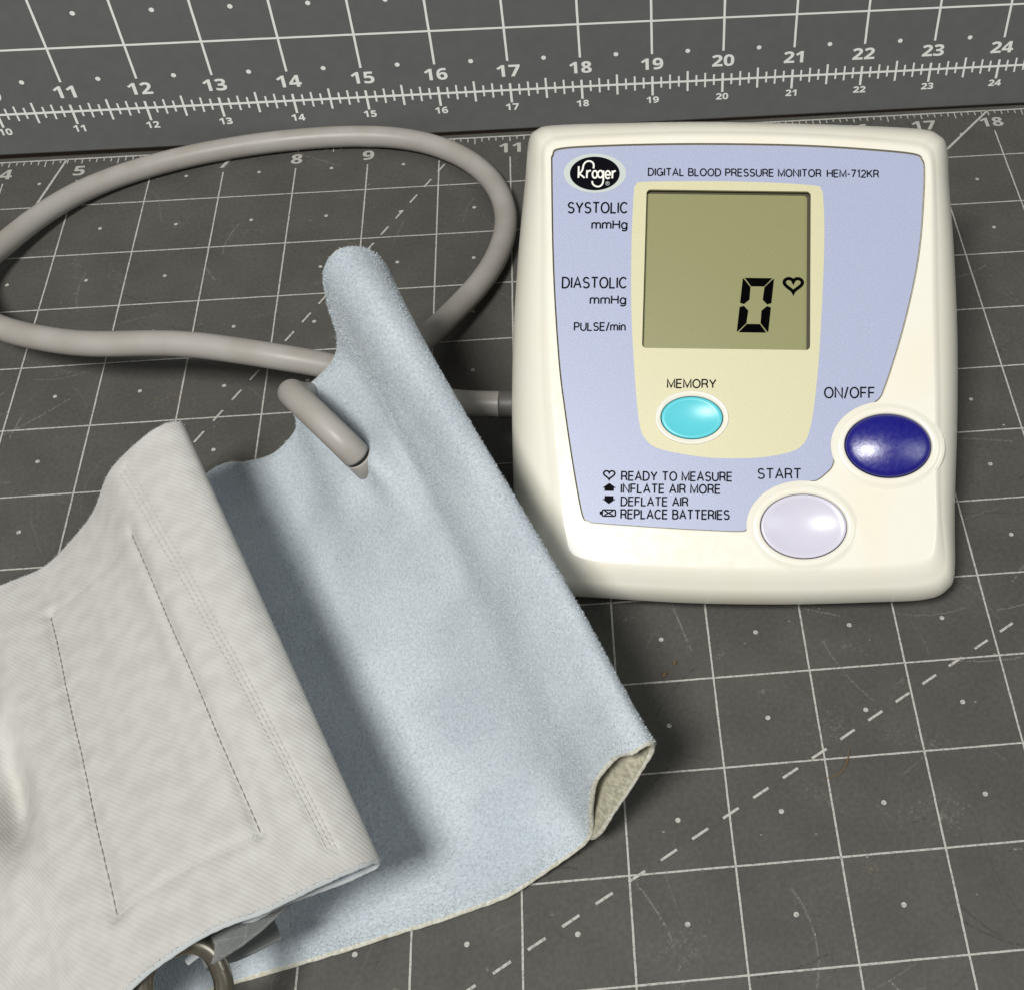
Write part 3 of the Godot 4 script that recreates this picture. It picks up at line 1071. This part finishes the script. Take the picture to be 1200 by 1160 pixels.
func offset_rows(Pw: Array, N: Array, d: float) -> Array:
	var out := []
	for j in Pw.size():
		var row := PackedVector3Array()
		for i in Pw[0].size():
			row.append(Pw[j][i] + N[j][i] * d * I)
		out.append(row)
	return out

func sheet_edge(a: Array, b: Array, nrm: Array, j: int, out_dir: Vector3, bulge: float, jitter: float) -> ArrayMesh:
	# rounded, slightly ragged cut edge between the two faces along row j
	var rows := []
	for q in 7:
		var t := q / 6.0
		var row := PackedVector3Array()
		for i in a[0].size():
			var p: Vector3 = a[j][i].lerp(b[j][i], t)
			var rag := sin(i * 1.7) * 0.3 + sin(i * 0.53 + 1.0) * 0.5 + sin(i * 4.1) * 0.3
			p += out_dir * I * (bulge * sin(t * PI) + jitter * rag * sin(t * PI))
			row.append(p)
		rows.append(row)
	var st := begin()
	grid(rows, st)
	return done(st)

func tuft_mesh(length: float, width: float) -> ArrayMesh:
	var st := begin()
	for k in 4:
		var t := k / 3.0
		var w := width * (1.0 - 0.75 * t)
		var p := Vector3(0.35 * t * t, t * (1.0 - 0.25 * t), 0.0) * length
		st.add_vertex((p + Vector3(0, 0, w)) * I)
		st.add_vertex((p - Vector3(0, 0, w)) * I)
	for k in 3:
		var q := k * 2
		for i in [q, q + 2, q + 1, q + 2, q + 3, q + 1]:
			st.add_index(i)
	return done(st)

func scatter(parent: Node3D, called: String, Pw: Array, N: Array, count: int, mesh: Mesh, m: Material, skip: Callable, lean_fix: Vector3, col0: Color, col1: Color) -> void:
	var mm := MultiMesh.new()
	mm.transform_format = MultiMesh.TRANSFORM_3D
	mm.use_colors = true
	mm.mesh = mesh
	var xs := []
	var rows := Pw.size() - 1
	var cols: int = Pw[0].size() - 1
	# area weights so the nap is even
	var cum := PackedFloat32Array()
	var total := 0.0
	for j in rows:
		for i in cols:
			var a: float = (Pw[j][i + 1] - Pw[j][i]).cross(Pw[j + 1][i] - Pw[j][i]).length()
			if (skip as Callable).call(float(i) / cols, float(j) / rows):
				a = 0.0
			total += a
			cum.append(total)
	mm.instance_count = count
	for k in count:
		var cell := cum.bsearch(rng.randf() * total)
		cell = mini(cell, rows * cols - 1)
		var j := cell / cols
		var i := cell % cols
		var fu := rng.randf()
		var fv := rng.randf()
		var p: Vector3 = Pw[j][i].lerp(Pw[j][i + 1], fu).lerp(Pw[j + 1][i].lerp(Pw[j + 1][i + 1], fu), fv)
		var nn: Vector3 = N[j][i]
		var up := (nn * 0.75 + Vector3(rng.randfn(), rng.randfn(), rng.randfn()) * 0.6 + lean_fix * 0.4).normalized()
		var sx := Vector3(rng.randfn(), rng.randfn(), rng.randfn())
		sx = (sx - up * sx.dot(up)).normalized()
		var s := rng.randf_range(0.6, 1.3)
		mm.set_instance_transform(k, Transform3D(Basis(sx * s, up * s, sx.cross(up) * s), p))
		mm.set_instance_color(k, col0.lerp(col1, rng.randf()))
	var o := MultiMeshInstance3D.new()
	o.multimesh = mm
	o.material_override = m
	o.name = called
	o.set_meta("kind", "stuff")
	parent.add_child(o, true)

func build_cuff() -> void:
	var t := thing("arm_cuff", "pale blue fleece and grey knit blood pressure arm cuff lying half open", "arm cuff")

	# the fleece wing: flat on the mat, rising to a rolled-over ridge
	var far := [[2.2, 0.07, 8.95], [3.6, 0.08, 8.8], [4.4, 0.09, 8.5], [4.75, 0.10, 8.6], [5.04, 0.12, 8.66], [5.36, 0.34, 8.66], [5.5, 0.64, 8.66], [5.68, 0.9, 8.66], [5.97, 1.23, 8.66], [6.09, 1.6, 8.66], [6.11, 2.05, 8.66], [6.16, 2.48, 8.66],
		[6.36, 2.68, 8.66], [6.62, 2.6, 8.66], [6.8, 2.3, 8.66], [6.86, 1.7, 8.66], [6.72, 1.0, 8.66], [6.4, 0.5, 8.66]]
	var near := [[2.0, 0.07, 14.0], [2.8, 0.08, 14.15], [3.5, 0.09, 14.33], [4.1, 0.1, 14.46], [4.7, 0.1, 14.58], [5.21, 0.1, 14.66], [5.67, 0.18, 14.65], [6.0, 0.32, 14.64], [6.08, 0.75, 14.58], [6.17, 1.17, 14.55], [6.36, 1.48, 14.57], [6.5, 1.63, 14.67],
		[6.68, 1.64, 14.67], [6.73, 1.48, 14.67], [6.57, 1.18, 14.68], [6.3, 0.71, 14.69], [6.1, 0.31, 14.66], [5.95, 0.05, 14.45]]
	var m1 := []
	var m2 := []
	for i in far.size():
		var a := []
		var b := []
		for k in 3:
			a.append(lerpf(far[i][k], near[i][k], 0.36))
			b.append(lerpf(far[i][k], near[i][k], 0.75))
		m1.append(a)
		m2.append(b)
	var k1 := [[4.8, 0.12], [5.1, 0.3], [5.42, 0.6], [5.7, 0.92], [5.95, 1.25], [6.13, 1.56], [6.26, 1.86], [6.38, 2.12], [6.53, 2.27], [6.7, 2.2]]
	var k3 := [[4.75, 0.1], [5.15, 0.19], [5.5, 0.38], [5.8, 0.66], [6.0, 0.99], [6.16, 1.32], [6.32, 1.6], [6.5, 1.79], [6.65, 1.86], [6.75, 1.76]]
	for i in k1.size():
		m1[i + 4] = [k1[i][0], k1[i][1], m1[i + 4][2]]
		m2[i + 4] = [k3[i][0], k3[i][1], m2[i + 4][2]]
	# just inside the near end the two leaves of the fold lie close together
	var m3 := []
	for i in far.size():
		var a := []
		for k in 3:
			a.append(lerpf(m2[i][k], near[i][k], 0.72))
		m3.append(a)
	var k4 := [[6.72, 1.53], [6.44, 1.26], [6.25, 0.85], [6.16, 0.45], [6.02, 0.07]]
	for i in k4.size():
		m3[i + 13] = [k4[i][0], k4[i][1], m3[i + 13][2]]
	var P := loft([far, m1, m2, m3, near], [0.0, 0.36, 0.75, 0.93, 1.0], 96, 10)
	# soft swelling and valley below the hose port
	for j in P.size():
		var v := float(j) / 96
		for i in P[0].size():
			var x: float = i / 10.0
			var fade := smoothstep(0.62, 0.1, v)
			var bump := 0.13 * exp(-pow((x - 6.4) / 0.75, 2)) * fade
			var dip := 0.2 * exp(-pow((x - 8.4) / 0.8, 2)) * smoothstep(0.85, 0.2, v) * smoothstep(-0.05, 0.1, v)
			var n2 := Vector3(-0.75, 0.65, 0)
			P[j][i] += n2 * (bump - dip)
			# the cloth puckers up against the hose where it goes in
			P[j][i] += Vector3(-0.6, 0.8, 0) * 0.27 * exp(-pow((P[j][i].x - 5.98) / 0.17, 2) - pow((P[j][i].z - 10.33) / 0.42, 2))
			P[j][i].y += 0.012 * sin(x * 2.1 + v * 9.0) * smoothstep(0.0, 0.1, v)
			P[j][i].y = maxf(P[j][i].y, 0.07)
	var Pw := to_world(P)
	var N := normals_of(Pw)
	if N[40][40].y < 0.0:
		for r in N:
			for i in r.size():
				r[i] = -r[i]
	var th := 0.06
	var under := offset_rows(Pw, N, -th)
	var uv := uv_of(P)
	var st := begin()
	grid(Pw, st, false, false, uv)
	part("fleece_panel", done(st), M.fleece, t)
	st = begin()
	grid(under, st, true, false, uv)
	part("lining", done(st), M.lining, t)
	var dv := Vector3(sin(CA), 0, cos(CA))
	part("bound_edge", sheet_edge(Pw, under, N, 96, dv, 0.03, 0.006), M.cut_edge, t)
	part("bound_edge", sheet_edge(Pw, under, N, 0, -dv, 0.03, 0.006), M.cut_edge, t)
	scatter(t, "fleece_nap", Pw, N, 220000, tuft_mesh(0.018, 0.0024), M.nap, func(x, y): return x < 0.1 or x > 0.92, Vector3(0.2, 0, 0.3), Color(0.84, 0.84, 0.84), Color(1, 1, 1))
	# ragged fibres along the near and far edges
	for e in [[93, 96, "edge_fibres", Color(0.8, 0.74, 0.62)], [0, 2, "edge_fibres_far", Color(0.85, 0.85, 0.82)]]:
		scatter(t, "edge_fibres", Pw.slice(e[0], e[1] + 1), N.slice(e[0], e[1] + 1), 2600, tuft_mesh(0.028, 0.0022), M.nap, func(x, _y): return x < 0.1 or x > 0.92, dv * (1.5 if e[0] > 50 else -1.5), e[3], Color(1, 1, 1))

	build_flap(t)
	build_ring(t)

func build_flap(t: Node3D) -> void:
	var far := [[-0.6, 0.15, 9.0], [0.6, 0.18, 9.0], [1.4, 0.16, 9.0], [1.94, 0.2, 9.0], [2.39, 0.22, 9.0], [2.79, 0.47, 9.0], [3.1, 0.74, 9.0], [3.42, 1.2, 9.0], [3.8, 1.46, 9.0], [4.06, 1.565, 9.0], [4.22, 1.545, 9.0], [4.28, 1.45, 9.0],
		[4.22, 1.36, 9.0], [4.0, 1.26, 9.0], [3.6, 0.92, 9.0], [3.3, 0.52, 9.0], [3.05, 0.2, 9.0]]
	var near := [[-0.6, 0.6, 14.9], [0.4, 0.95, 14.7], [1.2, 1.1, 14.55], [1.9, 1.3, 14.4], [2.4, 1.47, 14.32], [2.9, 1.61, 14.33], [3.3, 1.65, 14.4], [3.65, 1.62, 14.4], [3.92, 1.58, 14.4], [4.12, 1.525, 14.4], [4.24, 1.44, 14.38], [4.27, 1.37, 14.38],
		[4.2, 1.31, 14.38], [3.9, 1.35, 14.38], [3.45, 1.4, 14.34], [3.0, 1.28, 14.3], [2.6, 1.05, 14.25]]
	var m1 := []
	var m2 := []
	for i in far.size():
		var a := []
		var b := []
		for k in 3:
			a.append(lerpf(far[i][k], near[i][k], 0.33))
			b.append(lerpf(far[i][k], near[i][k], 0.67))
		m1.append(a)
		m2.append(b)
	var sub := 14
	var nv := 150
	var P := loft([far, m1, m2, near], [0.0, 0.33, 0.67, 1.0], nv, sub)
	flap_relief(P, nv, sub)
	var Pw := to_world(P)
	var N := normals_of(Pw)
	if N[40][40].y < 0.0:
		for r in N:
			for i in r.size():
				r[i] = -r[i]
	var under := offset_rows(Pw, N, -0.05)
	var uv := uv_of(P, 34.0 * DEG)
	var st := begin()
	grid(Pw, st, false, false, uv)
	var flap := part("knit_flap", done(st), M.knit, t)
	st = begin()
	grid(under, st, true, false, uv_of(P))
	part("flap_backing", done(st), M.fleece, t)
	var dv := Vector3(sin(CA), 0, cos(CA))
	part("flap_edge", sheet_edge(Pw, under, N, nv, dv, 0.025, 0.004), M.flap_hem, t)
	part("flap_edge", sheet_edge(Pw, under, N, 0, -dv, 0.025, 0.008), M.flap_hem, t)
	scatter(t, "hem_fibres", Pw.slice(nv - 1, nv + 1), N.slice(nv - 1, nv + 1), 700, tuft_mesh(0.022, 0.002), M.flap_hem, func(x, _y): return x > 0.72, dv * 2.5, Color(0.9, 0.9, 0.9), Color(1, 1, 1))
	scatter(t, "hem_fibres", Pw.slice(0, 2), N.slice(0, 2), 900, tuft_mesh(0.026, 0.002), M.flap_hem, func(x, _y): return x > 0.72, dv * -2.5, Color(0.85, 0.86, 0.86), Color(1, 1, 1))
	# seams: two dark runs of thread along the cuff, two pale ones across it
	for q in SEAMS:
		st = begin()
		var a := Vector2(q[0], q[1])
		var b := Vector2(q[2], q[3])
		var count: int = q[4]
		for k in count:
			var pts := []
			for s in 4:
				var x := a.lerp(b, (k + 0.03 + s * 0.315) / count) + Vector2(0.0006 * sin(k * 12.9), 0.0)
				var p := sample(Pw, x)
				var nn := sample(N, x).normalized()
				pts.append(p + nn * I * (0.007 * sin(s / 3.0 * PI) - 0.003))
			add_tube(st, pts, 0.0065 * I)
		part("seam_thread", done(st), M.thread if q[5] == 0 else M.thread_pale, t, Transform3D.IDENTITY, "stuff")

# (across, along) of seam ends as fractions of the flap sheet, stitch count, tone
const SEAMS := [[0.427, 0.183, 0.414, 0.85, 46, 0], [0.241, 0.167, 0.227, 0.85, 45, 0], [0.424, 0.18, 0.243, 0.163, 26, 1], [0.41, 0.853, 0.229, 0.853, 28, 1],
	[0.452, 0.05, 0.502, 0.93, 70, 1], [0.46, 0.05, 0.512, 0.93, 70, 1], [0.468, 0.04, 0.522, 0.94, 70, 1]]

func sample(P: Array, x: Vector2) -> Vector3:
	var fj := clampf(x.y, 0, 1) * (P.size() - 1)
	var fi: float = clampf(x.x, 0, 1) * (P[0].size() - 1)
	var j := mini(int(fj), P.size() - 2)
	var i := mini(int(fi), P[0].size() - 2)
	return P[j][i].lerp(P[j][i + 1], fi - i).lerp(P[j + 1][i].lerp(P[j + 1][i + 1], fi - i), fj - j)

func add_tube(st: SurfaceTool, pts: Array, r: float) -> void:
	var rows := []
	for i in pts.size():
		var tg: Vector3 = (pts[mini(i + 1, pts.size() - 1)] - pts[maxi(i - 1, 0)]).normalized()
		var s := tg.cross(Vector3.UP).normalized()
		var u := tg.cross(s)
		var row := PackedVector3Array()
		var rr := r * (0.6 if i == 0 or i == pts.size() - 1 else 1.0)
		for k in 6:
			row.append(pts[i] + (s * cos(TAU * k / 6) + u * sin(TAU * k / 6)) * rr)
		rows.append(row)
	grid(rows, st, false, true)

# grooves where the seams pull the cloth in, a broad swell, and a crease towards the left
func flap_relief(P: Array, nv: int, sub: int) -> void:
	for j in P.size():
		var v := float(j) / nv
		for i in P[0].size():
			var x: float = float(i) / (P[0].size() - 1)
			var d := 0.0
			for q in SEAMS:
				var a := Vector2(q[0], q[1]) * Vector2(6.0, 5.4)
				var b := Vector2(q[2], q[3]) * Vector2(6.0, 5.4)
				var c := Geometry2D.get_closest_point_to_segment(Vector2(x, v) * Vector2(6.0, 5.4), a, b)
				var dist := c.distance_to(Vector2(x, v) * Vector2(6.0, 5.4))
				d -= (0.034 if q[5] == 0 else 0.01) * exp(-pow(dist / 0.045, 2))
				d += (0.012 if q[5] == 0 else 0.002) * exp(-pow((dist - 0.12) / 0.08, 2))
				if q[5] == 0:
					d += 0.006 * sin(v * 118.0 + x * 9.0) * sin(v * 31.0) * exp(-pow(dist / 0.12, 2))
			P[j][i].y += d * smoothstep(0.72, 0.66, x)
			P[j][i].y += (0.2 * exp(-pow((x - 0.135) / 0.022, 2)) * exp(-pow((v - 0.27) / 0.12, 2)) - 0.42 * exp(-pow((x - 0.148) / 0.02, 2)) * exp(-pow((v - 0.5) / 0.12, 2)) + 0.12 * exp(-pow((x - 0.15) / 0.02, 2)) * exp(-pow((v - 0.66) / 0.1, 2)))
			P[j][i].y += 0.01 * sin(x * 17.0 + v * 4.0) * sin(v * 7.0 + 1.0) * smoothstep(0.7, 0.55, x)

func build_ring(t: Node3D) -> void:
	# the metal ring at the near end of the flap and the webbing that holds it
	var c := U(2.52, 1.15, 14.44)
	var n := Vector3(0.24, 0.77, 0.59).normalized()
	var a := Vector3(1, 0.05, -0.3)
	a = (a - n * a.dot(n)).normalized()
	var b := n.cross(a)
	var pts := []
	for k in 73:
		var q := TAU * k / 72.0
		var x := signf(cos(q)) * pow(absf(cos(q)), 0.8) * 0.29
		var y := signf(sin(q)) * pow(absf(sin(q)), 0.8) * 0.31
		pts.append(c + (a * x + b * y) * I)
	part("metal_ring", tube(pts, 0.078 * I, 18, false), M.ring_metal, t)
	var keys := [[3.6, 1.3, 14.28], [3.15, 1.35, 14.45], [2.92, 1.31, 14.46], [2.79, 1.21, 14.43], [2.74, 1.08, 14.38], [2.8, 0.97, 14.34], [3.0, 0.9, 14.34], [3.3, 0.88, 14.34]]
	var lo := []
	for q in keys:
		lo.append([q[0], q[1] - 0.03, q[2] - 0.22])
	var P := loft([lo, keys], [0.0, 1.0], 6, 6)
	var Pw := to_world(P)
	var N := normals_of(Pw)
	var under := offset_rows(Pw, N, -0.045)
	var st := begin()
	grid(Pw, st)
	grid(under, st, true)
	part("webbing_strap", done(st), M.webbing, t)
	part("strap_edge", sheet_edge(Pw, under, N, 6, Vector3(sin(CA), 0, cos(CA)), 0.012, 0.006), M.webbing, t)

# ------------------------------------------------------------------ hose
func build_hose() -> void:
	var t := thing("air_hose", "long grey rubber air hose looping from the cuff round to the monitor", "hose")
	var r := 0.15
	var pts := []
	for q in HOSE:
		pts.append(W(q[0], q[1], q[2]))
	var path := even_path(smooth_path(pts, 14), 0.03 * I, 160)
	var plug_end := 4
	var seam := path.size() - 31
	part("hose", tube(path.slice(plug_end, seam), r * I, 28), M.hose_rubber, t)
	part("plug", tube(path.slice(0, plug_end + 3), r * 1.03 * I, 28), M.plug_grey, t)
	part("joint", tube(path.slice(seam - 2, seam + 3), (r - 0.01) * I, 24), M.seam_dark, t)
	part("connector", tube(path.slice(seam), (r - 0.006) * I, 28), M.nozzle_rubber, t)

const HOSE := [[11.076, 0.750, 5.755], [10.846, 0.750, 5.735], [10.607, 0.750, 5.714], [10.387, 0.750, 5.695], [10.193, 0.740, 5.618], [9.955, 0.720, 5.477], [9.630, 0.720, 5.293], [9.324, 0.820, 5.212], [8.990, 0.950, 5.156], [8.573, 1.030, 5.102], [7.982, 1.030, 4.919], [7.173, 0.980, 4.681], [6.205, 0.880, 4.530], [5.603, 0.800, 4.307], [4.999, 0.680, 3.973], [4.436, 0.520, 3.437], [4.199, 0.360, 2.698], [4.411, 0.250, 2.045], [4.794, 0.200, 1.357], [5.351, 0.170, 0.793], [6.310, 0.160, 0.336], [7.451, 0.160, 0.077], [8.635, 0.160, 0.006], [9.599, 0.160, 0.145], [10.325, 0.160, 0.565], [10.775, 0.160, 1.153], [10.957, 0.170, 1.848], [10.888, 0.200, 2.546], [10.640, 0.250, 3.216], [10.333, 0.320, 3.747], [10.024, 0.420, 4.271], [9.609, 0.450, 4.711], [9.236, 0.500, 5.023], [8.862, 0.700, 5.390], [8.691, 1.100, 5.725], [8.698, 1.400, 5.891], [8.836, 1.560, 6.140], [9.090, 1.550, 6.460], [9.326, 1.500, 6.716], [9.460, 1.430, 6.842], [9.524, 1.250, 6.851], [9.534, 0.900, 6.692], [9.518, 0.500, 6.474]]

# ------------------------------------------------------------------ scene
func _ready() -> void:
	rng.seed = 712
	# camera: solved from the two inch grids
	var cam := Camera3D.new()
	cam.name = "camera"
	add_child(cam, true)
	cam.near = 0.02
	cam.far = 20.0
	cam.projection = Camera3D.PROJECTION_FRUSTUM
	cam.size = 2.0 * 0.366462 * cam.near
	cam.frustum_offset = Vector2(-0.129869, -0.039127) * cam.near
	cam.transform = Transform3D(Basis(Vector3(0.9957052, 0.00646746, 0.09235437), Vector3(0.06761187, 0.63065617, -0.77311153), Vector3(-0.06324392, 0.77603542, 0.62751035)).orthonormalized(), W(12.01599, 12.31904, 15.82337))
	cam.current = true

	var we := WorldEnvironment.new()
	we.name = "world_environment"
	var e := Environment.new()
	e.background_mode = Environment.BG_COLOR
	e.background_color = Color(0.35, 0.35, 0.35)
	e.tonemap_mode = Environment.TONE_MAPPER_LINEAR
	e.tonemap_exposure = 1.0
	e.sdfgi_enabled = true
	e.ssao_enabled = true
	e.ssil_enabled = true
	we.environment = e
	add_child(we, true)

	# a ceiling lamp over the photographer's left shoulder and an added weak fill light from the right
	lamp("ceiling_lamp", W(12, 0, 8), Vector3(-0.26, 0.87, 0.42), 1.5, Vector2(0.32, 0.32), 2.4, Color(1.0, 0.995, 0.985))
	lamp("side_fill", W(14, 1, 8), Vector3(0.57, 0.69, 0.41), 1.4, Vector2(0.6, 0.6), 0.42, Color(0.97, 0.99, 1.0))  # added fill that lifts the monitor's shaded lower left, no real source

	make_materials()
	make_font()
	var slab := BoxMesh.new()
	slab.size = Vector3(1.4, 0.03, 1.0)
	var ts := part("table_top", slab, M.table_top, self, Transform3D(Basis.IDENTITY, Vector3(0.05, -0.015 - 0.121 * I, 0.2)), "structure")
	build_table_mat()
	build_wall_mat()
	build_monitor()
	build_hose()
	build_cuff()
	build_debris()

# flecks that lie on the mat
func build_debris() -> void:
	for q in [[12.502, 8.923, 0.028, "tan crumb on the dark mat below the monitor, the darker of a pair"], [12.619, 8.793, 0.022, "small pale tan crumb on the dark mat just below the monitor's front edge"]]:
		var st := begin()
		var rows := []
		for j in 7:
			var row := PackedVector3Array()
			for k in 10:
				var la := PI * (j / 6.0 - 0.5)
				var lo := TAU * k / 10
				var r: float = q[2] * (1.0 + 0.35 * sin(lo * 2.0 + j) + 0.2 * sin(lo * 3.0 + 1.0))
				row.append(Vector3(r * 1.3 * cos(la) * cos(lo), q[2] * 0.5 * (1.0 + sin(la)), r * 0.7 * cos(la) * sin(lo)) * I)
			rows.append(row)
		grid(rows, st, false, true)
		var o := part("crumb", done(st), M.crumb, self, Transform3D(Basis(Vector3.UP, 0.5), W(q[0], 0.006, q[1])))
		o.set_meta("label", q[3])
		o.set_meta("category", "crumb")
		o.set_meta("group", "crumbs on the mat")
	var base := W(14.1, 0.0, 10.1)
	var pts := []
	for q in [[13.985, 0.012, 10.205], [14.06, 0.012, 10.19], [14.14, 0.016, 10.15], [14.2, 0.02, 10.08], [14.235, 0.03, 10.0], [14.26, 0.05, 9.94]]:
		pts.append(W(q[0], q[1], q[2]) - base)
	var radii := []
	var path := smooth_path(pts, 5)
	for k in path.size():
		radii.append((0.003 + 0.005 * sin(PI * k / (path.size() - 1.0))) * I)
	var o := part("plant_fibre", tube(path, radii, 8), M.crumb, self, Transform3D(Basis.IDENTITY, base))
	o.set_meta("label", "thin curled brown fibre lying across a dashed line of the mat")
	o.set_meta("category", "fibre")

func lamp(called: String, aim: Vector3, dir: Vector3, dist: float, size: Vector2, energy: float, color: Color) -> void:
	var l := AreaLight3D.new()
	l.name = called
	l.area_size = size
	l.light_energy = energy
	l.light_color = color
	l.area_range = 6.0
	l.shadow_enabled = true
	add_child(l, true)
	l.look_at_from_position(aim + dir.normalized() * dist, aim, Vector3(0, 0, -1))
